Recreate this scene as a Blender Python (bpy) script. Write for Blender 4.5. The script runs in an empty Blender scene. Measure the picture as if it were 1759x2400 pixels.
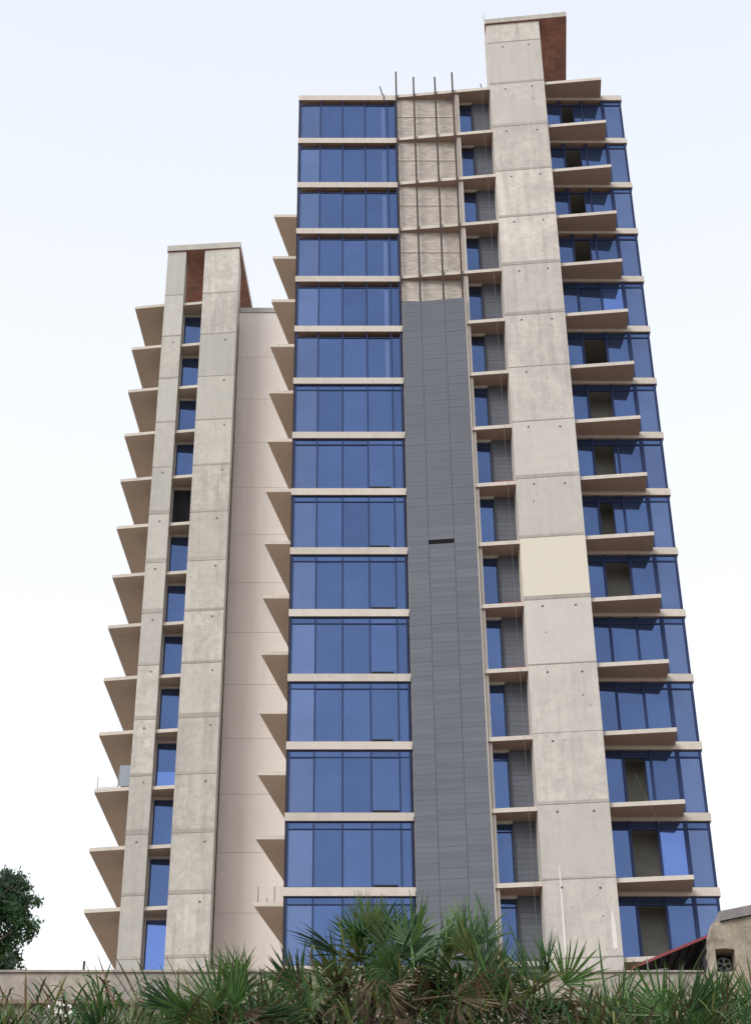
import bpy, math, random
from mathutils import Vector, Matrix, Euler
random.seed(7)
R = math.radians
S = bpy.context.scene
col = S.collection

# ------------------------------------------------------------------ camera
cam_d = bpy.data.cameras.new('camera')
cam = bpy.data.objects.new('camera', cam_d); col.objects.link(cam)
cam.location = (0, 0, 1.6)
cam.rotation_euler = (R(90 + 33.95), 0, 0)
cam_d.sensor_fit = 'VERTICAL'; cam_d.sensor_height = 36.0
cam_d.lens = 4187 / 2400 * 36
cam_d.shift_x = 0.0319
cam_d.clip_end = 5000
S.camera = cam

# ------------------------------------------------------------------ light
SUN_EL, SUN_AZ = R(38), R(226)          # azimuth clockwise from +Y (north)
w = bpy.data.worlds.new('World'); S.world = w; w.use_nodes = True
nt = w.node_tree
for n in list(nt.nodes): nt.nodes.remove(n)
sky = nt.nodes.new('ShaderNodeTexSky'); sky.sky_type = 'NISHITA'
sky.sun_disc = False; sky.sun_elevation = SUN_EL; sky.sun_rotation = SUN_AZ
sky.air_density = 1.0; sky.dust_density = 3.5; sky.ozone_density = 1.0; sky.altitude = 0
hsv = nt.nodes.new('ShaderNodeHueSaturation'); hsv.inputs['Saturation'].default_value = 0.42
bg = nt.nodes.new('ShaderNodeBackground'); bg.inputs['Strength'].default_value = 0.15
wo = nt.nodes.new('ShaderNodeOutputWorld')
nt.links.new(sky.outputs[0], hsv.inputs['Color']); cl = nt.nodes.new('ShaderNodeMix'); cl.data_type = 'RGBA'; cl.inputs[0].default_value = 0.75   # thin even cloud veil
tc = nt.nodes.new('ShaderNodeTexCoord'); sp = nt.nodes.new('ShaderNodeSeparateXYZ'); nt.links.new(tc.outputs['Generated'], sp.inputs[0])
cr = nt.nodes.new('ShaderNodeValToRGB'); nt.links.new(sp.outputs[2], cr.inputs[0])      # haze veil whiter low, bluer overhead, the same all round
cr.color_ramp.elements[0].position = .25; cr.color_ramp.elements[0].color = (.86, .875, .885, 1)
cr.color_ramp.elements[1].position = .80; cr.color_ramp.elements[1].color = (.635, .675, .735, 1)
vs = nt.nodes.new('ShaderNodeVectorMath'); vs.operation = 'SCALE'; vs.inputs['Scale'].default_value = 10.0
nt.links.new(cr.outputs[0], vs.inputs[0]); nt.links.new(vs.outputs[0], cl.inputs[7])
nt.links.new(hsv.outputs[0], cl.inputs[6]); nt.links.new(cl.outputs[2], bg.inputs['Color'])
nt.links.new(bg.outputs[0], wo.inputs['Surface'])
sd = bpy.data.lights.new('sun', 'SUN'); sd.energy = 2.4; sd.angle = R(30); sd.color = (1.0, .955, .90)
so = bpy.data.objects.new('sun', sd); col.objects.link(so)
dirv = Vector((math.sin(SUN_AZ) * math.cos(SUN_EL), math.cos(SUN_AZ) * math.cos(SUN_EL), math.sin(SUN_EL)))
so.rotation_euler = dirv.to_track_quat('Z', 'Y').to_euler()
so.location = (0, -20, 60)
S.view_settings.view_transform = 'Standard'; S.view_settings.look = 'None'
S.view_settings.exposure = 0.1; S.view_settings.gamma = 1.0
S.view_settings.use_curve_mapping = False

# ------------------------------------------------------------------ materials
def mat(name, c, rough=.85, metal=0.0, vary=0.0, noise=None, streak=0.0, bump=0.0, bscale=8.0,
        pits=0.0, rnd=0.0, spec=.3, tint=None):
    """c base colour; noise=(scale, amount, colour2) broad mottling; streak vertical runs; pits small dark specks;
    rnd brightness difference from piece to piece."""
    m = bpy.data.materials.new(name); m.use_nodes = True
    t = m.node_tree; N = t.nodes; L = t.links
    b = N['Principled BSDF']; b.inputs['Roughness'].default_value = rough
    b.inputs['Metallic'].default_value = metal; b.inputs['Specular IOR Level'].default_value = spec
    geo = N.new('ShaderNodeNewGeometry')
    out = None
    base = N.new('ShaderNodeRGB'); base.outputs[0].default_value = (*c, 1); out = base.outputs[0]
    def mix(a, colr, fac, mode='MIX'):
        x = N.new('ShaderNodeMix'); x.data_type = 'RGBA'; x.blend_type = mode
        L.new(fac, x.inputs[0]); L.new(a, x.inputs[6])
        if isinstance(colr, tuple): x.inputs[7].default_value = (*colr, 1)
        else: L.new(colr, x.inputs[7])
        return x.outputs[2]
    def ntex(scale, det=4, vec=None, rgh=.6):
        n = N.new('ShaderNodeTexNoise'); n.inputs['Scale'].default_value = scale
        n.inputs['Detail'].default_value = det; n.inputs['Roughness'].default_value = rgh
        L.new(vec if vec else geo.outputs['Position'], n.inputs['Vector']); return n.outputs[0]
    def ramp(v, a, bb, lo=0.0, hi=1.0):
        r = N.new('ShaderNodeMapRange'); r.inputs[1].default_value = a; r.inputs[2].default_value = bb
        r.inputs[3].default_value = lo; r.inputs[4].default_value = hi; L.new(v, r.inputs[0]); return r.outputs[0]
    if noise:
        for sc, am, c2 in noise:
            out = mix(out, c2, ramp(ntex(sc), .42, .68, 0, am))
    if streak:
        mp = N.new('ShaderNodeMapping'); mp.inputs['Scale'].default_value = (1, 1, .07)
        L.new(geo.outputs['Position'], mp.inputs[0])
        v = ntex(3.2, 5, mp.outputs[0], .65)
        out = mix(out, tuple(x * .62 for x in c), ramp(v, .5, .75, 0, streak))
        v = ntex(2.1, 4, mp.outputs[0], .6)
        out = mix(out, tuple(min(1, x * 1.25) for x in c), ramp(v, .52, .78, 0, streak * .8))
    if pits:
        out = mix(out, tuple(x * .45 for x in c), ramp(ntex(5.5, 3), .66, .74, 0, pits))
    if tint:
        oi2 = N.new('ShaderNodeObjectInfo'); wn = N.new('ShaderNodeTexWhiteNoise'); wn.noise_dimensions = '1D'
        L.new(oi2.outputs['Random'], wn.inputs['W']); out = mix(out, tint, ramp(wn.outputs[0], .3, 1.0, 0, .75))
    if rnd:
        oi = N.new('ShaderNodeObjectInfo')
        k = N.new('ShaderNodeMapRange'); k.inputs[3].default_value = 1 - rnd; k.inputs[4].default_value = 1 + rnd
        L.new(oi.outputs['Random'], k.inputs[0])
        vm = N.new('ShaderNodeVectorMath'); vm.operation = 'SCALE'
        L.new(out, vm.inputs[0]); L.new(k.outputs[0], vm.inputs['Scale']); out = vm.outputs[0]
    L.new(out, b.inputs['Base Color'])
    if bump:
        bp = N.new('ShaderNodeBump'); bp.inputs['Strength'].default_value = bump; bp.inputs['Distance'].default_value = .02
        L.new(ntex(bscale, 5), bp.inputs['Height']); L.new(bp.outputs[0], b.inputs['Normal'])
    return m

def glass(name, c, rough=.05, wav=.02, rnd=.12):
    m = mat(name, c, rough, .78, rnd=rnd, noise=[(.22, .35, tuple(x * 1.35 for x in c)), (.9, .25, tuple(x * .78 for x in c))])  # mottling reads as dirt and paints uneven, cloud-like reflection into the tint
    t = m.node_tree; N = t.nodes; L = t.links; b = N['Principled BSDF']
    geo = N.new('ShaderNodeNewGeometry'); n = N.new('ShaderNodeTexNoise'); n.inputs['Scale'].default_value = .5
    n.inputs['Detail'].default_value = 1
    L.new(geo.outputs['Position'], n.inputs['Vector'])
    bp = N.new('ShaderNodeBump'); bp.inputs['Strength'].default_value = .25; bp.inputs['Distance'].default_value = wav
    L.new(n.outputs[0], bp.inputs['Height']); L.new(bp.outputs[0], b.inputs['Normal'])
    return m

def brick_mat(name):
    m = bpy.data.materials.new(name); m.use_nodes = True
    t = m.node_tree; N = t.nodes; L = t.links; b = N['Principled BSDF']; b.inputs['Roughness'].default_value = .9
    geo = N.new('ShaderNodeNewGeometry')
    sx = N.new('ShaderNodeSeparateXYZ'); L.new(geo.outputs['Position'], sx.inputs[0])
    cx = N.new('ShaderNodeCombineXYZ'); L.new(sx.outputs[0], cx.inputs[0]); L.new(sx.outputs[2], cx.inputs[1])
    br = N.new('ShaderNodeTexBrick'); br.inputs['Scale'].default_value = 1.0
    br.inputs['Brick Width'].default_value = .30; br.inputs['Row Height'].default_value = .11
    br.inputs['Mortar Size'].default_value = .012; br.inputs['Mortar Smooth'].default_value = .3
    br.inputs['Color1'].default_value = (.47, .425, .385, 1); br.inputs['Color2'].default_value = (.27, .24, .22, 1)
    br.inputs['Mortar'].default_value = (.46, .42, .385, 1)
    L.new(cx.outputs[0], br.inputs['Vector'])
    n = N.new('ShaderNodeTexNoise'); n.inputs['Scale'].default_value = 1.7; n.inputs['Detail'].default_value = 5
    L.new(geo.outputs['Position'], n.inputs['Vector'])
    r = N.new('ShaderNodeMapRange'); r.inputs[1].default_value = .35; r.inputs[2].default_value = .65
    r.inputs[4].default_value = .5; L.new(n.outputs[0], r.inputs[0])
    x = N.new('ShaderNodeMix'); x.data_type = 'RGBA'; L.new(r.outputs[0], x.inputs[0])
    L.new(br.outputs[0], x.inputs[6]); x.inputs[7].default_value = (.45, .40, .36, 1)
    L.new(x.outputs[2], b.inputs['Base Color'])
    bp = N.new('ShaderNodeBump'); bp.inputs['Strength'].default_value = .5; bp.inputs['Distance'].default_value = .02
    L.new(br.outputs['Fac'], bp.inputs['Height']); bp.invert = True; L.new(bp.outputs[0], b.inputs['Normal'])
    return m

CON = (.475, .443, .41)
M = dict(
    concrete=mat('fair_faced_concrete', CON, .9, noise=[(.45, .9, (.35, .33, .305)), (1.3, .75, (.56, .52, .48)), (3.2, .6, (.33, .31, .29)), (14, .45, (.54, .51, .48))], streak=.75, pits=.9, bump=.5, rnd=.09, tint=(.415, .395, .37)),
    concrete_grey=mat('grey_concrete', (.43, .405, .375), .9, noise=[(.4, .9, (.325, .31, .285)), (1.3, .75, (.52, .485, .45)), (3.2, .6, (.29, .275, .255)), (14, .4, (.49, .465, .435))], streak=.75, pits=.85, bump=.5, rnd=.09, tint=(.385, .38, .355)),
    hole=mat('tie_hole_shade', (.13, .12, .11), .95),
    lime=mat('lime_stain', (.62, .60, .57), .9, noise=[(6, .5, (.50, .48, .45))]),
    joint=mat('joint_concrete', (.27, .25, .235), .95, noise=[(2.5, .7, (.38, .36, .33))], bump=.3),
    bandcon=mat('stained_concrete', (.33, .305, .28), .95, noise=[(1.5, .6, (.42, .39, .36)), (6, .5, (.25, .235, .22))], streak=.4, bump=.3, rnd=.1),
    soffit2=mat('pale_brown_soffit', (.40, .315, .255), .9, noise=[(.5, .4, (.34, .26, .21)), (2.2, .3, (.42, .35, .29))], rnd=.05),
    cream=mat('cream_paint', (.55, .515, .44), .8, noise=[(.6, .3, (.52, .48, .405)), (5, .2, (.54, .50, .41))], bump=.15),
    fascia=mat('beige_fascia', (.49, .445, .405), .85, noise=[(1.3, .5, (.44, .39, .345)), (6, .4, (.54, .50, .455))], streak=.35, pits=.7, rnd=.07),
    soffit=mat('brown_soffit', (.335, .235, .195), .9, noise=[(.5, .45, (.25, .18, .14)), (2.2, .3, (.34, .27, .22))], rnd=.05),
    redsoffit=mat('red_brown_soffit', (.27, .125, .095), .9, noise=[(.7, .9, (.17, .12, .10)), (2.5, .7, (.38, .20, .15))], bump=.3),
    render=mat('beige_render', (.65, .605, .575), .9, noise=[(.25, .4, (.57, .52, .49)), (3, .2, (.56, .52, .49))], streak=.2, rnd=.02),
    glass=glass('blue_reflective_glass', (.076, .124, .264)),
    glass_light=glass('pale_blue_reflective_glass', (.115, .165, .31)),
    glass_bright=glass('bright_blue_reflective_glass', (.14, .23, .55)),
    frame=mat('navy_frame', (.022, .034, .095), .6, spec=.15),
    dark=mat('dark_gap', (.02, .02, .025), .9),
    board=mat('slate_grey_board', (.090, .099, .124), .62, noise=[(.2, .5, (.115, .125, .153)), (1.6, .3, (.09, .094, .11))], rnd=.09, bump=.1, spec=.4, tint=(.10, .109, .134)),
    boardback=mat('dark_board_backing', (.06, .063, .073), .9),
    steel=mat('rusty_dark_steel', (.035, .026, .026), .8, noise=[(4, .6, (.07, .04, .03))]),
    brick=brick_mat('tan_block_masonry'),
    inner=mat('interior_plaster', (.31, .305, .275), .9, noise=[(1.2, .6, (.22, .215, .195))]),
    wallold=mat('weathered_render', (.335, .30, .275), .95, noise=[(1.1, 1.0, (.19, .18, .175)), (3.6, .7, (.42, .365, .30)), (11, .4, (.25, .21, .17))], streak=.6, pits=.8, bump=.6),
    wallrough=mat('flaking_render', (.31, .265, .21), .95, noise=[(1.6, .9, (.16, .13, .105)), (5, .8, (.39, .355, .30)), (14, .5, (.16, .13, .10))], pits=.9, bump=1.0, streak=.5),
    ledge=mat('rust_stained_ledge', (.22, .15, .12), .9, noise=[(3, .6, (.33, .28, .24))], bump=.5),
    redmetal=mat('red_roof_sheet', (.22, .045, .05), .6, noise=[(3, .5, (.22, .05, .05))]),
    shed_shade=mat('shaded_roof_underside', (.03, .028, .035), .8),  # dark sheet, blackened to paint in the shade under the shed roofs
    greyslab=mat('grey_roof_slab', (.24, .225, .225), .9, noise=[(3, .6, (.15, .14, .14))], bump=.5),
    fan=mat('grey_fan_metal', (.17, .175, .19), .5, spec=.5),
    rail=mat('grey_railing', (.16, .15, .15), .6),
    railglass=mat('frosted_balcony_glass', (.25, .28, .33), .3, spec=.3),
    white=mat('white_patch', (.8, .78, .76), .6),
    bark=mat('palm_fibre', (.12, .085, .06), .95, noise=[(6, .7, (.05, .04, .03))], bump=1.0),
    ground=mat('dusty_ground', (.26, .22, .18), .95, noise=[(.15, .6, (.19, .17, .14)), (1.5, .4, (.30, .26, .21))]),
    asphalt=mat('worn_asphalt', (.05, .05, .052), .9, noise=[(.8, .5, (.075, .073, .07))]),
)
def leafmat(name, c, c2, rough=.45, trans=.25):
    m = mat(name, c, rough, noise=[(2.2, .8, c2), (9, .4, tuple(x * .6 for x in c))], rnd=.25, spec=.45)
    t = m.node_tree; b = t.nodes['Principled BSDF']
    tr = t.nodes.new('ShaderNodeBsdfTranslucent'); mx = t.nodes.new('ShaderNodeMixShader'); mx.inputs[0].default_value = trans
    src = b.inputs['Base Color'].links[0].from_socket
    t.links.new(src, tr.inputs['Color']); o = [n for n in t.nodes if n.type == 'OUTPUT_MATERIAL'][0]
    t.links.new(b.outputs[0], mx.inputs[1]); t.links.new(tr.outputs[0], mx.inputs[2]); t.links.new(mx.outputs[0], o.inputs[0])
    return m
M['palm1'] = leafmat('palm_green', (.06, .14, .035), (.12, .20, .05))
M['palm2'] = leafmat('palm_blue_green', (.045, .11, .045), (.09, .155, .055))
M['palm3'] = leafmat('palm_olive', (.12, .15, .04), (.18, .19, .06))
M['dry'] = leafmat('dry_palm', (.15, .11, .065), (.26, .205, .135), .8, .15)
M['dry2'] = leafmat('withered_palm', (.075, .05, .035), (.15, .11, .08), .85, .1)
M['tree'] = leafmat('tree_leaf', (.04, .105, .035), (.07, .15, .045))
M['tree2'] = leafmat('tree_leaf_dark', (.025, .055, .03), (.04, .075, .035))

# ------------------------------------------------------------------ helpers
WP = {}
class MB:
    def __init__(s): s.v = []; s.f = []; s.m = []; s.mats = []
    def mi(s, m):
        m = M[m] if isinstance(m, str) else m
        if m not in s.mats: s.mats.append(m)
        return s.mats.index(m)
    def prism(s, poly, z0, z1, m, mb=None, mt=None):
        """poly: plan points, counter-clockwise seen from above"""
        a = sum(poly[i][0] * poly[(i + 1) % len(poly)][1] - poly[(i + 1) % len(poly)][0] * poly[i][1] for i in range(len(poly)))
        if a < 0: poly = poly[::-1]
        n = len(poly); o = len(s.v); k = s.mi(m); kb = s.mi(mb or m); kt = s.mi(mt or m)
        s.v += [(x, y, z0) for x, y in poly] + [(x, y, z1) for x, y in poly]
        s.f.append(tuple(o + i for i in range(n - 1, -1, -1))); s.m.append(kb)
        s.f.append(tuple(o + n + i for i in range(n))); s.m.append(kt)
        for i in range(n):
            j = (i + 1) % n; s.f.append((o + i, o + j, o + n + j, o + n + i)); s.m.append(k)
        return s
    def box(s, x0, x1, y0, y1, z0, z1, m, mb=None):
        return s.prism([(x0, y0), (x1, y0), (x1, y1), (x0, y1)], z0, z1, m, mb)
    def tube(s, a, b, r0, r1, m, n=8):
        a = Vector(a); b = Vector(b); d = (b - a).normalized()
        u = d.orthogonal().normalized(); w_ = d.cross(u); o = len(s.v); k = s.mi(m)
        for p, r in ((a, r0), (b, r1)):
            for i in range(n):
                t = 2 * math.pi * i / n; s.v.append(tuple(p + (u * math.cos(t) + w_ * math.sin(t)) * r))
        for i in range(n):
            j = (i + 1) % n; s.f.append((o + i, o + j, o + n + j, o + n + i)); s.m.append(k)
        s.f.append(tuple(o + i for i in range(n - 1, -1, -1))); s.m.append(k)
        s.f.append(tuple(o + n + i for i in range(n))); s.m.append(k)
        return s
    def face(s, pts, m):
        o = len(s.v); s.v += [tuple(p) for p in pts]; s.f.append(tuple(range(o, o + len(pts)))); s.m.append(s.mi(m)); return s
    def mesh(s, name, origin=(0, 0, 0)):
        me = bpy.data.meshes.new(name); ox, oy, oz = origin
        me.from_pydata([(x - ox, y - oy, z - oz) for x, y, z in s.v], [], s.f)
        for m in s.mats: me.materials.append(m)
        me.polygons.foreach_set('material_index', s.m); me.update(); return me
    def build(s, name, parent=None, origin=None):
        """vertices are in world metres; origin is where the object's own origin goes"""
        if origin is None:
            xs, ys, zs = zip(*s.v); origin = ((min(xs) + max(xs)) / 2, (min(ys) + max(ys)) / 2, min(zs))
        return place(name, s.mesh(name, origin), origin, parent)
def place(name, me, pos, parent=None, rot=None):
    o = bpy.data.objects.new(name, me); col.objects.link(o); WP[o] = Vector(pos)
    if parent is not None:
        o.parent = parent; o.location = Vector(pos) - WP[parent]
    else: o.location = pos
    if rot: o.rotation_euler = rot
    return o
def tag(o, label=None, cat=None, group=None, kind=None):
    if label: o['label'] = label
    if cat: o['category'] = cat
    if group: o['group'] = group
    if kind: o['kind'] = kind
    return o
def thing(name, pos, label, cat, group=None):
    o = bpy.data.objects.new(name, None); col.objects.link(o); o.location = pos; WP[o] = Vector(pos)
    o.empty_display_size = .5
    return tag(o, label, cat, group)

# ------------------------------------------------------------------ ground
g = MB().face([(-1500, -1500, 0), (1500, -1500, 0), (1500, 3000, 0), (-1500, 3000, 0)], 'ground').build('ground', origin=(0, 0, 0)); tag(g, kind='structure')
g = MB().box(-60, 60, -6, 6, .002, .006, 'asphalt').build('road', origin=(0, 0, 0)); tag(g, kind='structure')

# ================================================================== MAIN TOWER
F = 3.3
YF = 69.1
Zk = lambda k: 75.8 - F * k
NB = 15                                   # lowest detailed storey
def line(x): return 68.985 - (x - 2.93) * .1177      # the oblique balcony line
ANG = math.atan(-.1177)
T = thing('apartment_tower', (6.5, 75, 0), 'tall unfinished apartment tower with blue glass bays, grey cladding strip and one tall concrete fin', 'tower')
ZB = Zk(NB + 1)
MB().box(-2.36, 15.28, 69.3, 87.2, 0, ZB, 'concrete').build('podium_wall', T)
MB().box(-2.36, -2.16, 69.5, 87.2, ZB, Zk(0) - .38, 'render').build('side_wall', T)
MB().box(15.08, 15.28, 69.5, 87.2, ZB, Zk(0) - .38, 'render').build('side_wall', T)
MB().box(-2.158, 15.078, 87.0, 87.2, ZB, Zk(0) - .38, 'render').build('rear_wall', T)
MB().box(-2.158, 15.078, 75.0, 75.15, ZB, Zk(0) - .38, 'inner').build('inner_wall', T)
MB().box(11.0, 15.07, 70.35, 70.42, ZB, Zk(6) - .38, 'inner').build('inner_partition', T)
for k in range(0, NB): MB().box(11.01, 15.07, 69.51, 70.34 if k > 5 else 72.4, Zk(k) - .39, Zk(k) - .372, 'inner').build('room_ceiling', T)
MB().box(2.86, 2.96, 69.6, 74.99, ZB, Zk(0) - .38, 'inner').build('inner_wall', T)
for k in range(0, NB + 2):
    z = Zk(k); s = MB()
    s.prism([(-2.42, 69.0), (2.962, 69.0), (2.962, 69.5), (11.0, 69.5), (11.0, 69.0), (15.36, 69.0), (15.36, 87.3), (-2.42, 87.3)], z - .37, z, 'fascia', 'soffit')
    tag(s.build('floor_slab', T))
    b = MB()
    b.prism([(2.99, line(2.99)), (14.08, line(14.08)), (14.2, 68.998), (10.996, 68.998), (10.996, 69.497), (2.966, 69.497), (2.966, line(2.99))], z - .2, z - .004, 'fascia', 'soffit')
    b.build('balcony_slab', T)
# brick infill and the narrow bond beams in it
for k in range(0, NB + 1):
    MB().box(2.97, 6.138, 69.12, 69.3, Zk(k + 1), Zk(k) - .201, 'brick').build('brick_infill', T)
for k in range(0, 5):
    MB().box(2.99, 6.12, 69.085, 69.119, Zk(k) - 1.62, Zk(k) - 1.54, 'fascia').build('bond_beam', T)
MB().box(6.2, 10.99, 69.50, 69.6, ZB, Zk(0) - .372, 'concrete').build('bay_wall', T)

# left curtain wall
EX = [-2.30, -1.22, -.01, 1.21, 2.42, 2.88]
def pane(x0, x1, y, z0, z1, m, name, parent):
    o = MB().box(x0, x1, y, y + .012, z0, z1, m).build(name, parent)
    o.rotation_euler = (R(random.uniform(-.25, .25)), 0, R(random.uniform(-.3, .3)))
    return o
for k in range(0, NB):
    z1 = Zk(k) - .37; z0 = Zk(k + 1); tr = z1 - .33
    fr = MB()
    for i, x in enumerate(EX):
        wd = .026 if 0 < i < 5 else .045
        fr.box(x - wd, x + wd, 69.07, 69.2, z0 + .05, z1 - .002, 'frame')
    for i in range(5):
        a, b_ = EX[i], EX[i + 1]; w0 = .026 if i > 0 else .045; w1 = .026 if i < 4 else .045
        for (za, zb, yy) in ((z0 + .002, z0 + .05, 69.08), (tr - .022, tr + .022, 69.09)):
            fr.box(a + w0 * (za > z0 + .01), b_ - w1 * (za > z0 + .01), yy, 69.19, za, zb, 'frame')
        if k >= 6: fr.box(a + w0, b_ - w1, 69.09, 69.19, z1 - .04, z1 - .003, 'frame')
    frame = fr.build('curtain_wall_frame', T)
    for i in range(5):
        a, b_ = EX[i] + .03, EX[i + 1] - .03
        m = 'glass_light' if i == 0 else 'glass'  # first pane: paler tint painted in for a light interior showing through
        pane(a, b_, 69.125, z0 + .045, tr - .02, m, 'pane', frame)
        if k >= 6: pane(a, b_, 69.125, tr + .02, z1 - .02, 'glass', 'transom_pane', frame)
    if k < 6:
        MB().box(2.10, 2.30, 69.100, 69.112, z0 + .06, tr - .2, 'glass_light').build('pale_showthrough_strip', frame)  # pale strip laid on the pane, stands for something lighter inside
    if 7 <= k <= 14:
        MB().box(1.26, 2.36 - .1 * (k % 3), 69.02, 69.069, z0 + .05, z0 + .115, 'dark').build('open_vent_sash', frame)
MB().box(-2.41, -2.351, 69.06, 69.2, ZB, Zk(0) - .38, 'dark').build('corner_strip', T)

# narrow windows beside the cladding
for k in range(0, NB):
    z1 = Zk(k) - .37; z0 = Zk(k + 1)
    z1 = z1 + .17; f = MB().box(6.14, 6.36, 68.72, 69.49, z0 + .002, z1 - .002, 'fascia')
    f.box(6.362, 7.12, 69.36, 69.49, z1 - .14, z1 - .002, 'fascia')
    f.box(7.07, 7.118, 69.33, 69.49, z0 + .002, z1 - .142, 'boardback')
    fo = f.build('window_surround', T)
    fr = MB().box(6.362, 6.39, 69.42, 69.48, z0 + .01, z1 - .145, 'frame').box(7.03, 7.068, 69.42, 69.48, z0 + .01, z1 - .145, 'frame')
    fr.box(6.392, 7.028, 69.42, 69.48, z1 - .52, z1 - .48, 'frame').box(6.392, 7.028, 69.42, 69.48, z0 + .01, z0 + .06, 'frame')
    fr.build('window_frame', fo)
    pane(6.39, 7.03, 69.45, z0 + .05, z1 - .49, 'glass', 'window_pane', fo)
    pane(6.39, 7.03, 69.45, z1 - .5, z1 - .14, 'glass' if k > 5 else 'dark', 'window_pane', fo)
# boards of the recess, shared mesh
bm_ = MB().box(0, 1.25, 0, .03, 0, .230, 'board').mesh('recess_board')
for k in range(0, NB):
    z0 = Zk(k + 1); n = 13; h = (F - .2) / n
    for i in range(n):
        place('recess_board', bm_, (7.122, 69.44 + random.uniform(-.004, .004), z0 + .006 + i * h), T)

# right bay
OPEN = {0: 12.63, 1: 12.8, 2: 12.75, 3: 12.8, 5: 13.0, 6: 13.02, 7: 12.9, 8: 12.6, 9: 13.06, 12: 12.84, 13: 13.06, 14: 13.06}
for k in range(0, NB):
    z1 = Zk(k) - .37; z0 = Zk(k + 1); tr = z1 - .33
    xs = [10.9, 11.93, 13.12, 14.27, 15.24]; wd = [.03, .055, .05, .085, .05]
    fr = MB()
    for x, w_ in zip(xs, wd): fr.box(x - w_, x + w_, 69.06, 69.2, z0 + .05, z1 - .002, 'frame')
    for i in range(4):
        a = xs[i] + wd[i]; b_ = xs[i + 1] - wd[i + 1]
        fr.box(a, b_, 69.09, 69.19, tr - .035, tr + .035, 'frame').box(a, b_, 69.08, 69.19, z0 + .002, z0 + .05, 'frame')
    frame = fr.build('curtain_wall_frame', T)
    for i in range(4):
        a, b_ = xs[i] + wd[i] - .01, xs[i + 1] - wd[i + 1] + .01
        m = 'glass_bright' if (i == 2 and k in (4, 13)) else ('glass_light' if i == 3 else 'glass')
        if i == 1 and k in OPEN:
            x = OPEN[k]
            if x < 13.0:
                MB().box(x, x + .05, 69.09, 69.19, z0 + .052, tr - .037, 'frame').build('door_stile', frame)
                pane(x + .05, b_, 69.14, z0 + .045, tr - .02, 'glass', 'pane', frame)
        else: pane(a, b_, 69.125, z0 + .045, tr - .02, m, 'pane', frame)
        if k >= 4 or i == 3: pane(a, b_, 69.125, tr + .02, z1 - .005, 'glass', 'transom_pane', frame)

# steel rails
for x, top in ((2.95, 77.55), (3.91, 77.0), (5.08, 76.85), (6.03, 77.1)):
    MB().box(x - .042, x + .042, line(x) - .12, line(x) - .04, 60.76, top, 'steel').build('steel_rail', T)
MB().tube((2.25, 69.2, 75.82), (2.05, 69.2, 76.7), .035, .03, 'steel').build('bent_bar', T)
MB().tube((2.25, 68.96, 75.1), (2.25, 68.96, 75.85), .02, .02, 'steel').build('bent_bar', T)
MB().tube((7.75, 68.9, 75.8), (7.62, 68.9, 76.6), .035, .03, 'steel').build('bent_bar', T)
# cladding boards in the oblique plane
c = MB(); c.prism([(3.0, line(3.0) - .06), (6.12, line(6.12) - .06), (6.12, line(6.12) - .012), (3.0, line(3.0) - .012)], ZB, 60.70, 'boardback')
c.build('cladding_backing', T)
MB().prism([(6.122, line(6.12) - .1), (6.16, line(6.12) - .1), (6.16, 68.8), (6.122, 68.8)], ZB, 60.72, 'fascia').build('cladding_edge_trim', T)
cols_ = [(2.985, 3.928), (3.942, 5.098), (5.112, 6.12)]
ms = [MB().box(0, (b_ - a) / math.cos(ANG), 0, .03, 0, .231, 'board').mesh('cladding_board') for a, b_ in cols_]
PITCH = .2357; top_rows = MB(); NR = 158
for r in range(NR):
    for ci, (a, b_) in enumerate(cols_):
        z = 60.72 - PITCH * (r + 1)
        if r == 61 and ci == 1: continue
        dy = random.uniform(-.005, .003)
        if r < NR - 100:      # the smallest-looking rows, joined
            top_rows.prism([(a, line(a) - .10 + dy), (b_, line(b_) - .10 + dy), (b_, line(b_) - .07 + dy), (a, line(a) - .07 + dy)], z, z + .231, 'board')
        else: place('cladding_board', ms[ci], (a, line(a) - .10 + dy, z + random.uniform(0, .003)), T, (0, 0, ANG))
tag(top_rows.build('upper_cladding', T), kind='stuff')
MB().prism([(3.95, line(3.95) - .064), (5.09, line(5.09) - .064), (5.09, line(5.09) - .061), (3.95, line(3.95) - .061)], 46.08, 46.34, 'dark').build('vent_dark_plate', T)  # flat near-black plate paints the shaded recess behind the grille
v = MB()
for i in range(5): v.prism([(3.96, line(3.96) - .085), (5.08, line(5.08) - .085), (5.08, line(5.08) - .065), (3.96, line(3.96) - .065)], 46.12 + i * .045, 46.135 + i * .045, 'dark')
v.build('vent_grille', T)

# concrete fin, cast lift by lift
def lifts(T_, x0, y0, x1, y1, yb, zs, m, name, band, cream=None, j=.03):
    for i in range(len(zs) - 1):
        zt, zb = zs[i], zs[i + 1]
        mm = 'cream' if cream is not None and i == cream else m
        s = MB().prism([(x0, y0), (x1, y1), (x1, yb), (x0, yb)], zb + j, zt, mm)
        s.build(name, T_)
        bh = band(i)
        q = MB().prism([(x0 + .012, y0 + .012), (x1 - .012, y1 + .012), (x1 - .012, yb - .01), (x0 + .012, yb - .01)], zb + .001, zb + j - .001, 'joint')
        q.build('joint', T_)
        if bh:
            e = .004
            MB().prism([(x0 - e, y0 - e), (x1 + e, y1 - e), (x1 + e, y1 + .06), (x0 - e, y0 + .06)], zb + j + .002, zb + j + bh, 'bandcon').build('joint_band', T_)
def holes(T_, pts, m='hole'):
    for (x, y, z, r) in pts:
        MB().tube((x, y, z), (x, y - .02, z), r, r * .9, m, 8).build('tie_hole', T_)
fy0, fy1 = 68.2, 67.87
zs = [80.58, 79.05] + [Zk(k) - .05 for k in range(0, NB + 1)] + [0]
random.seed(11)
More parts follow.
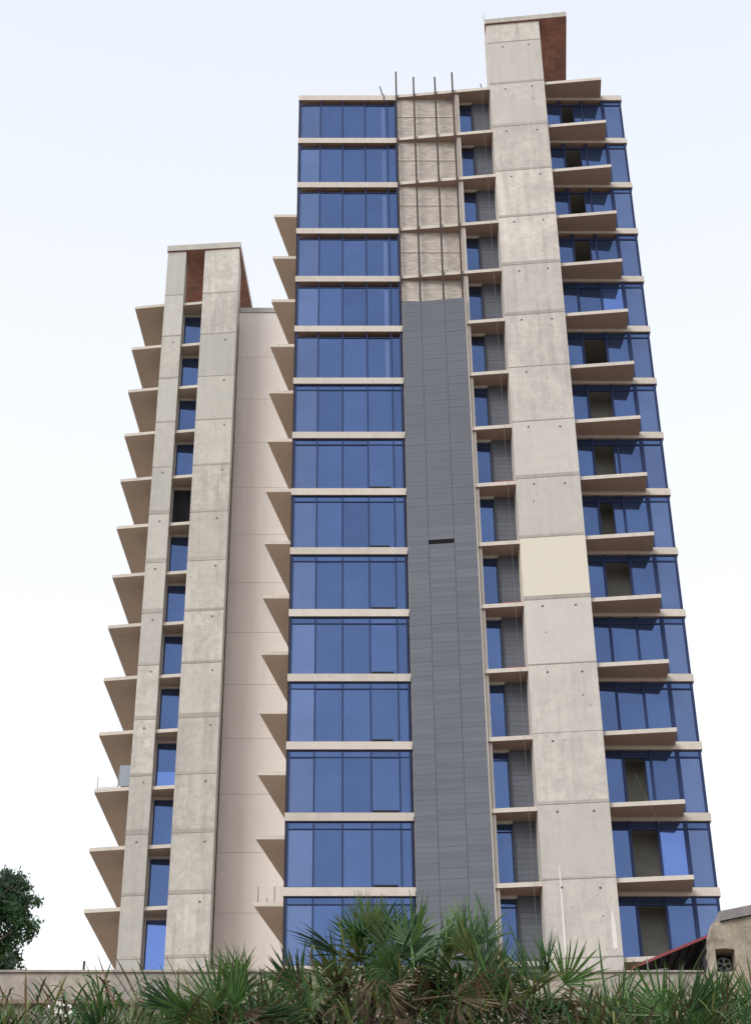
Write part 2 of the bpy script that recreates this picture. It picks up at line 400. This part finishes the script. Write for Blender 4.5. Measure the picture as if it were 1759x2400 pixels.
lifts(T, 8.06, fy0, 10.99, fy1, 69.42, zs, 'concrete', 'fin_section', lambda i: random.choice([0, .05, .08, .14, .2]) if i > 0 else .05, cream=11)
hp = []
for k in range(-1, NB):
    if k == 9: continue
    for fx in (.27, .78):
        if random.random() < .85:
            x = 8.06 + 2.93 * (fx + random.uniform(-.02, .02)); y = fy0 + (fy1 - fy0) * (x - 8.06) / 2.93
            hp.append((x, y + .012, Zk(k) - .42 + random.uniform(-.06, .06), .065))
            if random.random() < .4: hp.append((x + random.uniform(-.1, .3), y + .0, Zk(k) - 1.1 - random.random(), .03))
holes(T, hp)
def fy(x): return fy0 + (fy1 - fy0) * (x - 8.06) / 2.93
for (xa, zt, zb, wd) in ((8.77, 30.3, 26.4, .07), (10.72, 28.3, 26.6, .16), (10.1, 64.6, 63.7, .03)):
    ls = MB(); pts = [(xa, zt), (xa - wd * .35, zt - .3), (xa - wd * .5, (zt + zb) / 2), (xa - wd * .6, zb), (xa + wd * .6, zb), (xa + wd * .5, (zt + zb) / 2), (xa + wd * .3, zt - .3)]
    ls.face([(px, fy(px) - .007, pz) for px, pz in pts], 'lime'); ls.build('lime_run', T)
for k in (8, 10, 11):
    MB().prism([(7.15, line(7.15) + .05), (8.0, line(8.0) + .05), (8.0, line(8.0) + .08), (7.15, line(7.15) + .08)], Zk(k) - .003, Zk(k) + .07, 'redmetal').build('red_kerb_strip', T)
MB().tube((7.62, 68.33, 75.6), (7.72, 68.33, 26), .006, .006, 'rail', 5).build('hanging_wire', T)
MB().tube((12.1, 67.55, 34.0), (12.9, 67.5, 31.7), .004, .004, 'rail', 5).build('loose_rope', T)
# white lime runs on the fin
# cap slab over the fin with red-brown underside
dx = math.sin(R(6))
cp = MB().prism([(7.96, 68.1), (12.52, 67.55), (12.52 + 6.2 * dx, 74.0), (7.96 + 6.2 * dx, 74.4)], 80.6, 80.95, 'concrete_grey', 'redsoffit').build('fin_cap_slab', T)
MB().box(9.0, 12.6, 73.6, 74.2, Zk(0), 80.598, 'redsoffit').build('lift_core_wall', T)
MB().tube((8.0, 68.3, 80.95), (7.93, 68.3, 81.6), .015, .008, 'steel', 6).build('rebar', T)
MB().tube((12.45, 67.9, 80.95), (12.42, 67.9, 81.4), .02, .01, 'steel', 6).build('rebar', T)

# side balconies seen behind the left corner
for k in range(0, NB):
    z = 75.47 - F * k
    MB().prism([(-4.08, 78.1), (-2.365, 78.1), (-2.365, 85.5)], z - .2, z, 'fascia', 'soffit2').build('side_balcony_slab', T)
z = 75.47 - F * 13
for x, h in ((-3.9, .78), (-3.48, .25), (-3.15, .8)):
    MB().tube((x, 78.2, z), (x, 78.2, z + h), .025, .025, 'rail', 6).build('railing_post', T)
MB().box(-3.08, -2.6, 78.2, 78.5, z, z + .85, 'fascia').build('balcony_partition', T)

# ================================================================== LEFT TOWER
L_ = thing('apartment_block', (-7, 90, 0), 'lower concrete tower block at left with two piers, dark window slot and sawtooth balcony slabs', 'tower')
ZL = lambda k: 74.8 - F * k
NL = 14
MB().box(-11.1, -2.5, 87.2, 100, 0, 75.3, 'render').build('body_wall', L_)
MB().box(-6.5, -2.42, 86.93, 87.19, 75.42, 75.78, 'concrete_grey').build('parapet', L_)
for i in range(14):
    zt = 75.40 if i == 0 else 71.80 - 3.3 * (i - 1); zb = 71.82 - 3.3 * i
    MB().box(-6.54, -2.42, 87.0, 87.18, zb, zt, 'render').build('wall_panel', L_)
for i in range(13):
    MB().box(-6.54, -2.42, 87.012, 87.18, 71.801 - 3.3 * i, 71.819 - 3.3 * i, 'joint').build('wall_joint', L_)
MB().box(-11.1, -6.56, 86.4, 87.19, 0, 74.2, 'dark').build('inner_core', L_)
zs = [78.95] + [ZL(k) + .5 for k in range(0, NL)] + [0]
random.seed(5)
lifts(L_, -11.12, 85.26, -9.95, 85.16, 86.39, zs, 'concrete_grey', 'pier_section', lambda i: random.choice([.16, .22, .28]) if i > 4 else random.choice([.04, .08, .12]))
lifts(L_, -8.75, 85.05, -6.56, 84.86, 86.39, zs, 'concrete_grey', 'pier_section', lambda i: random.choice([.16, .22, .28]) if i > 4 else random.choice([.04, .08, .12]))
hp = []
for k in range(1, NL):
    for x, y in ((-10.45, 85.21), (-7.1, 84.91)):
        if random.random() < .85: hp.append((x + random.uniform(-.1, .1), y + .004, ZL(k) + .1 + random.uniform(-.1, .05), .07))
holes(L_, hp)
MB().box(-8.75, -6.56, 86.41, 86.99, 74.21, 78.95, 'concrete_grey').build('pier_return', L_)
dx = math.tan(R(4.6))
MB().prism([(-11.17, 85.14), (-6.5, 84.76), (-6.5 + 7.6 * dx, 92.4), (-11.17 + 7.6 * dx, 92.7)], 78.97, 79.42, 'concrete_grey', 'redsoffit').build('cap_slab', L_)
MB().box(-10.3, -6.3, 92.0, 92.5, 75.3, 78.96, 'redsoffit').build('lift_core_wall', L_)
for k in range(0, NL):
    z = ZL(k)
    MB().prism([(-12.99, 85.68), (-11.125, 85.40), (-11.125, 96), (-12.99 + 10.3 * dx, 96)], z - .2, z, 'fascia', 'soffit2').build('balcony_slab', L_)
    MB().prism([(-9.948, 85.34), (-8.752, 85.17), (-8.752, 86.385), (-9.948, 86.385)], z - .2, z - .003, 'fascia', 'soffit2').build('slot_slab', L_)
    fr = MB().box(-9.948, -8.752, 86.25, 86.39, z - .34, z - .202, 'fascia')
    fo = fr.build('lintel', L_)
    zb = ZL(k + 1)
    wf = MB().box(-9.948, -9.90, 86.25, 86.38, zb + .002, z - .342, 'fascia').box(-9.898, -9.86, 86.32, 86.37, zb + .05, z - .342, 'frame').box(-8.80, -8.752, 86.32, 86.37, zb + .05, z - .342, 'frame').box(-9.898, -8.752, 86.31, 86.38, zb + .002, zb + .049, 'frame')
    wfo = wf.build('window_frame', L_)
    if k == 4: MB().box(-9.86, -8.8, 86.375, 86.39, zb + .05, z - .345, 'dark').build('window_pane', wfo)  # window stands open: near-black sheet paints the shaded room behind
    elif k in (9, 12):
        pane(-9.87, -8.79, 86.34, zb + .04, z - .345 - (1.5 if k == 9 else 0), 'glass_bright', 'window_pane', wfo)
        if k == 9: pane(-9.87, -8.79, 86.34, z - 2.0, z - .345, 'glass', 'window_pane', wfo)
    else: pane(-9.87, -8.79, 86.34, zb + .04, z - .345, 'glass', 'window_pane', wfo)
z = ZL(10)
MB().tube((-12.85, 85.78, z), (-12.85, 85.78, z + .75), .02, .02, 'rail', 6).build('railing_post', L_)
MB().tube((-11.75, 85.6, z), (-11.75, 85.6, z + 1.05), .03, .03, 'rail', 6).build('railing_post', L_)
MB().tube((-12.85, 85.78, z + .1), (-11.76, 85.6, z + .1), .012, .012, 'rail', 6).build('railing_bar', L_)
MB().box(-11.72, -11.14, 85.55, 85.57, z + .12, z + 1.3, 'railglass').build('railing_glass', L_)

# ================================================================== LOW BUILDING BEHIND THE PALMS
B = thing('low_building', (0, 26.5, 0), 'weathered beige building whose plain parapet runs along behind the palms', 'building')
MB().box(-12, 5.4, 26.0, 26.3, 0, 10.30, 'wallold').build('wall', B)
MB().box(-12, 5.4, 25.9, 26.31, 10.30, 10.36, 'ledge').build('ledge', B)
MB().box(-12, 5.4, 26.0, 26.3, 10.362, 10.80, 'wallold').build('parapet', B)
random.seed(3)
x = -12.0
while x < 5.3:
    x2 = min(x + random.uniform(.9, 2.2), 5.39)
    MB().box(x, x2 - .006, 25.97, 26.32, 10.802, 10.83 + random.uniform(0, .012), 'wallold').build('coping', B); x = x2
f = MB().box(3.36, 3.60, 25.97, 25.999, 10.24, 10.27, 'cream').box(3.36, 3.60, 25.97, 25.999, 10.17 + .0, 10.171 + .02, 'cream')
wnd = MB().box(3.33, 3.37, 25.96, 25.998, 9.98, 10.26, 'cream').box(3.58, 3.62, 25.96, 25.998, 9.98, 10.26, 'cream').box(3.372, 3.578, 25.96, 25.998, 10.22, 10.26, 'cream').box(3.372, 3.578, 25.96, 25.998, 9.98, 10.01, 'cream').build('window_frame', B)
MB().box(3.372, 3.578, 25.985, 25.998, 10.011, 10.219, 'dark').build('window_pane', wnd)
MB().box(-3.905, -3.875, 26.1, 26.13, 10.84, 11.02, 'steel').build('conduit_stub', B)
MB().box(-3.95, -3.83, 26.05, 26.17, 10.835, 10.86, 'steel').build('stub_plate', B)
MB().box(-.60, .70, 26.4, 26.6, 10.84, 10.93, 'ledge').build('roof_beam', B)

# rough corner building with lean-to roof
C = thing('roadside_shed', (6, 28, 0), 'flaking rough-plastered shed at the right edge with sloping red sheet roof', 'shed')
W = MB()
# front wall with a broken edge, in four pieces round the square hole
hx0, hx1, hz0, hz1 = 5.50, 5.79, 10.66, 11.0
def ext(pts):
    k = W.mi('wallrough'); o = len(W.v); n = len(pts)
    W.v.extend([(x, 25.55, z) for x, z in pts] + [(x, 25.85, z) for x, z in pts])
    W.f.append(tuple(o + i for i in range(n))); W.f.append(tuple(o + n + i for i in range(n - 1, -1, -1))); W.m.extend([k, k])
    for i in range(n):
        q = (i + 1) % n; W.f.append((o + q, o + i, o + n + i, o + n + q)); W.m.append(k)
ext([(5.36, 0), (hx0, 0), (hx0, 11.40), (5.485, 11.33), (5.46, 11.22), (5.435, 11.17), (5.45, 11.08), (5.41, 10.98), (5.43, 10.9), (5.405, 10.80), (5.38, 10.76), (5.395, 10.6), (5.36, 10.3)])
ext([(hx1, 0), (9, 0), (9, 12.11), (hx1, 11.455)])
ext([(hx0 + .001, 0), (hx1 - .001, 0), (hx1 - .001, hz0), (5.72, hz0 + .012), (5.64, hz0 - .01), (hx0 + .001, hz0)])
ext([(hx0 + .001, hz1), (5.66, hz1 + .015), (hx1 - .001, hz1), (hx1 - .001, 11.452), (hx0 + .001, 11.402)])
W.build('rough_wall', C)
MB().box(5.45, 5.9, 25.86, 26.25, 10.6, 11.1, 'dark').build('hole_dark_back', C)  # near-black backing paints the darkness inside the hole
fan = MB()
n = 16
for i in range(n):
    a0, a1 = 2 * math.pi * i / n, 2 * math.pi * (i + 1) / n
    for (r0, r1, y) in ((.10, .115, 25.78),):
        fan.face([(5.66 + r0 * math.cos(a0), y, 10.845 + r0 * math.sin(a0)), (5.66 + r1 * math.cos(a0), y, 10.845 + r1 * math.sin(a0)),
                  (5.66 + r1 * math.cos(a1), y, 10.845 + r1 * math.sin(a1)), (5.66 + r0 * math.cos(a1), y, 10.845 + r0 * math.sin(a1))], 'fan')
fan.tube((5.66, 25.80, 10.845), (5.66, 25.76, 10.845), .03, .03, 'fan', 10)
for i in range(5):
    a = 2 * math.pi * i / 5 + .3
    c_, s_ = math.cos(a), math.sin(a); p_, q_ = -s_ * .035, c_ * .035
    fan.face([(5.66 + c_ * .02, 25.785, 10.845 + s_ * .02), (5.66 + c_ * .095 + p_, 25.79, 10.845 + s_ * .095 + q_), (5.66 + c_ * .09 - p_, 25.77, 10.845 + s_ * .09 - q_)], 'fan')
fan.build('fan', C)
MB().tube((5.56, 25.5, 10.72), (5.66, 25.5, 10.2), .012, .012, 'dark', 6).tube((5.66, 25.5, 10.2), (5.78, 25.52, 9.4), .012, .012, 'dark', 6).build('cable', C)
# grey concrete roof slab rising to the right
def slope_sheet(x0, z0, x1, z1, y0, y1, th, m, mb):
    s = MB(); k = s.mi(m); kb = s.mi(mb)
    s.v = [(x0, y0, z0), (x1, y0, z1), (x1, y1, z1), (x0, y1, z0), (x0, y0, z0 + th), (x1, y0, z1 + th), (x1, y1, z1 + th), (x0, y1, z0 + th)]
    s.f = [(3, 2, 1, 0), (4, 5, 6, 7), (0, 1, 5, 4), (1, 2, 6, 5), (2, 3, 7, 6), (3, 0, 4, 7)]; s.m = [kb, k, k, k, k, k]; return s
slope_sheet(5.62, 11.42, 9.0, 12.12, 25.50, 31, .15, 'greyslab', 'shed_shade').build('concrete_roof', C)
slope_sheet(4.44, 11.08, 6.0, 11.73, 26.62, 31.0, .045, 'redmetal', 'shed_shade').build('sheet_roof', C)
for i in range(9):   # corrugation ribs under the sheet
    xx = 4.55 + i * .17; zz = 11.08 + (xx - 4.44) * .417
    MB().box(xx - .015, xx + .015, 26.65, 30.9, zz - .03, zz - .003, 'shed_shade').build('roof_rib', C)
MB().box(4.5, 9.0, 30.9, 31.1, 0, 10.9, 'shed_shade').build('rear_wall', C)
MB().box(5.62, 5.8, 26.35, 26.6, 0, 11.35, 'wallrough').build('post', C)
MB().tube((4.66, 26.55, 11.02), (4.95, 26.5, 11.04), .01, .01, 'fan', 6).tube((4.66, 26.55, 11.02), (4.66, 26.55, 11.22), .01, .01, 'fan', 6).build('bracket', C)

# ================================================================== PALMS
def leaflet(mb, base, direction, side, up, length, width, droop, m, segs=4):
    k = mb.mi(m); o = len(mb.v)
    prof = [.35, .8, 1.0, .62, .03] if segs == 4 else None
    p = Vector(base); d = Vector(direction).normalized()
    for i in range(segs + 1):
        t = i / segs; wd = width * prof[i] * .5
        c0 = p + d * length * t - Vector(up) * droop * t * t * length
        mb.v += [tuple(c0 - side * wd - up * wd * .35), tuple(c0 + up * wd * .15), tuple(c0 + side * wd - up * wd * .35)]
    for i in range(segs):
        a = o + i * 3
        mb.f += [(a, a + 1, a + 4, a + 3), (a + 1, a + 2, a + 5, a + 4)]; mb.m += [k, k]
def fan_leaf(name, m, seed, dry=False):
    rr = random.Random(seed); mb = MB()
    pet = rr.uniform(.28, .42)
    mb.tube((0, 0, 0), (pet, 0, .02), .014, .009, m, 5)
    n = 21 if not dry else 20
    span = R(rr.uniform(34, 74)) if not dry else R(rr.uniform(45, 75))
    for i in range(n):
        a = -span + 2 * span * i / (n - 1) + R(rr.uniform(-5, 5))
        d = Vector((math.cos(a), math.sin(a), rr.uniform(-.03, .07) + .10 * math.cos(a * 2)))
        ln = (.58 if not dry else .46) * (.70 + .30 * math.cos(a * .9)) * rr.uniform(.72, 1.1)
        sd_ = Vector((-math.sin(a), math.cos(a), rr.uniform(-.3, .3))).normalized()
        leaflet(mb, (pet, 0, .02), d, sd_, Vector((0, 0, 1)), ln, rr.uniform(.022, .034), (rr.uniform(.02, .30) if not dry else rr.uniform(.3, .95)), m)
    return mb.mesh(name)
LEAF = [fan_leaf('leaf', m, i) for i, m in enumerate(['palm1', 'palm2', 'palm1', 'palm3', 'palm2', 'palm3'])]
DRY = [fan_leaf('leaf', m, 20 + i, True) for i, m in enumerate(['dry', 'dry2', 'dry', 'dry2'])]
palms = [  # x, y, z of the crown top, dryness, green shoots, label
    (.26, 18.7, 9.22, .15, 'tallest fan palm, its crown reaching up over the blue glass bay'),
    (.05, 19.4, 8.92, .3, 'fan palm crowded against the left of the tallest palm'),
    (-.42, 19.6, 8.74, .45, 'half-withered fan palm with sparse spikes over the foot of the blue glass'),
    (.62, 18.1, 8.72, .4, 'brown fan palm in front of the tallest palm'),
    (.98, 19.1, 8.86, .40, 'fan palm with dry fronds below the grey cladding strip'),
    (1.42, 18.4, 8.78, .50, 'olive fan palm below the right side of the grey cladding strip'),
    (1.74, 19.6, 8.90, .30, 'fan palm below the narrow window beside the concrete fin'),
    (2.10, 18.6, 8.60, .25, 'green fan palm leaning toward the foot of the concrete fin'),
    (-.92, 18.9, 8.42, .2, 'green fan palm before the pale wall between the two towers'),
    (-1.32, 18.2, 8.24, .25, 'fan palm below the right edge of the lower tower'),
    (-1.75, 19.3, 8.12, .3, 'fan palm below the right pier of the lower tower'),
    (-2.30, 18.5, 8.02, .3, 'fan palm below the left pier of the lower tower'),
    (-2.90, 19.2, 7.96, .4, 'low brownish fan palm beside the small white shapes'),
    (-3.50, 18.4, 7.98, .35, 'low fan palm at the far left edge of the picture'),
    (2.92, 19.5, 8.50, .3, 'spiky fan palm in front of the foot of the concrete fin'),
    (3.45, 18.4, 8.20, .35, 'low green fan palm in front of the parapet right of the fin'),
    (3.95, 19.3, 8.34, .40, 'fan palm below the red sheet roof of the shed'),
    (4.55, 18.9, 8.34, .40, 'fan palm at the far right edge in front of the rough shed'),
]
random.seed(21)
for (x, y, zt, dr, lab) in palms:
    dr *= .8
    zc = zt - .88
    P = thing('fan_palm', (x, y, 0), lab, 'palm', 'fan palms in a row before the low building')
    tr = MB(); zz = 0; pts = []
    lean = random.uniform(-.3, .3); nseg = 9; ht = zc - .35
    for i in range(nseg + 1):
        t = i / nseg; pts.append((x + lean * (1 - t) * .8, y, ht * t))
    for i in range(nseg): tr.tube(pts[i], pts[i + 1], .14 - .04 * i / nseg, .15 - .05 * i / nseg, 'bark', 9)
    tr.build('trunk', P, origin=(x, y, 0))
    nl = 17 if dr < .2 else 16
    for j in range(nl):
        dry = (j / nl) < dr
        az = random.uniform(0, 360)
        if dry:
            az = random.uniform(0, 360); el = random.uniform(-70, 20)
        elif j > nl - 6: el = random.uniform(55, 88)
        else: el = random.uniform(0, 65)
        me = random.choice(DRY if dry else LEAF)
        e = Euler((R(random.uniform(-75, 75)), -R(el), R(az)), 'XYZ')
        o = place('leaf', me, (x + random.uniform(-.14, .14), y + random.uniform(-.14, .14), zc + random.uniform(-.25, .14)), P, e)
        s = random.uniform(.85, 1.15); o.scale = (s, s * random.uniform(.7, 1), s)
    if 'low brownish' in lab:
        bl = MB()  # cluster of small white shapes, not identified
        for i in range(22):
            bx = x - .02 + random.uniform(-.12, .12); bz = 7.66 + random.uniform(-.07, .08); by = y - 1.02 + random.uniform(-.05, .05)
            bl.tube((bx, by, bz), (bx + random.uniform(-.01, .02), by, bz - random.uniform(.02, .05)), .006, .014, 'white', 6)
        bl.tube((x - .02, y - .98, 7.6), (x, y - .1, 7.0), .015, .02, 'bark', 6)
        bl.build('white_patch_cluster', P)

# undergrowth of mixed dry and green blades between the crowns
random.seed(4)
for gi in range(1):
    mb = MB()
    for i in range(5200):
        x = random.uniform(-4.3, 5.4); y = random.uniform(17.9, 20.6)
        zb_ = random.uniform(6.9, 7.75) + (.42 if -.5 < x < 2.2 else .12 if -1.8 < x < 3 else 0) * random.random() ** .6 + .08 * math.sin(x * 2.3 + 1) + .03 * (y - 18)
        a = random.uniform(0, math.tau); d = Vector((math.cos(a) * .7, math.sin(a) * .7, random.uniform(.5, 1.6))).normalized()
        sdv = d.cross(Vector((0, 0, 1))).normalized()
        leaflet(mb, (x, y, zb_), d, sdv, Vector((0, 0, 1)), random.uniform(.35, .75), random.uniform(.018, .034), random.uniform(.05, .9), random.choice(['palm1', 'palm1', 'palm2', 'palm2', 'palm3', 'dry', 'dry2']))
    o = mb.build('shrub_foliage', origin=(0, 20, 0))
    tag(o, 'tangled green and dry blades filling the gaps between the palms', 'foliage', kind='stuff')
# bank the foliage grows on
bk = MB().box(-14, 14, 17.0, 25.0, 0, 6.5, 'ground').build('planted_bank', origin=(0, 21, 0)); tag(bk, kind='structure')

# ================================================================== TREE
TR = thing('leafy_tree', (-11.6, 45, 0), 'dark green broadleaf tree rising above the parapet at the left edge', 'tree')
random.seed(17)
tk = MB(); tk.tube((-11.6, 45, 0), (-11.5, 45, 8), .32, .24, 'bark', 10)
tk.tube((-11.5, 45, 8), (-11.0, 45, 15), .24, .12, 'bark', 8); tk.tube((-11.0, 45, 15), (-10.7, 45.2, 20.2), .12, .03, 'bark', 7)
tk.build('trunk', TR, origin=(-11.6, 45, 0))
blobs = [(-8.75, 19.95, .4), (-8.6, 19.5, .35), (-8.75, 18.5, .4), (-8.85, 17.9, .45), (-8.7, 17.4, .4), (-9.3, 20.15, .62), (-9.0, 19.65, .5), (-9.6, 19.6, .9), (-9.2, 19.15, .5), (-8.72, 18.98, .36), (-8.42, 18.72, .3), (-9.5, 18.6, .6), (-9.15, 18.0, .6), (-9.0, 17.45, .55), (-9.8, 17.6, 1.0),
         (-10.7, 19.6, 1.3), (-11.8, 18.2, 1.6), (-10.8, 16.6, 1.5), (-9.6, 16.2, 1.1), (-12.6, 16.2, 1.7), (-11.0, 14.6, 1.7), (-9.6, 14.5, 1.1), (-12.5, 13.8, 1.7), (-10.4, 12.8, 1.3)]
lm = MB()
for (bx, bz, br) in blobs:
    by = 45 + random.uniform(-1, 1)
    tk2 = MB().tube((-11.3, 45, max(9, bz - 2.5)), (bx, by, bz), .08, .02, 'bark', 6).build('limb', TR)
    subs = [(bx + random.gauss(0, br * .5), by + random.gauss(0, br * .5), bz + random.gauss(0, br * .5), random.uniform(.16, .3)) for _ in range(int(14 * br * br + 8))]
    for (sx, sy, sz, sr) in subs:
        kk = 'tree' if random.random() < .6 else 'tree2'
        for _ in range(75):
            p = Vector((random.gauss(0, 1), random.gauss(0, 1), random.gauss(0, 1))).normalized() * sr * random.uniform(.3, 1.15) + Vector((sx, sy, sz))
            q = Euler((random.uniform(0, 6.3), random.uniform(0, 6.3), random.uniform(0, 6.3))).to_matrix()
            a, b_ = random.uniform(.045, .085), random.uniform(.02, .035)
            lm.face([p + q @ Vector(v_) for v_ in ((-a, 0, 0), (0, -b_, .01), (a, 0, 0), (0, b_, .01))], kk)
lm.build('crown', TR, origin=(-11, 45, 12))
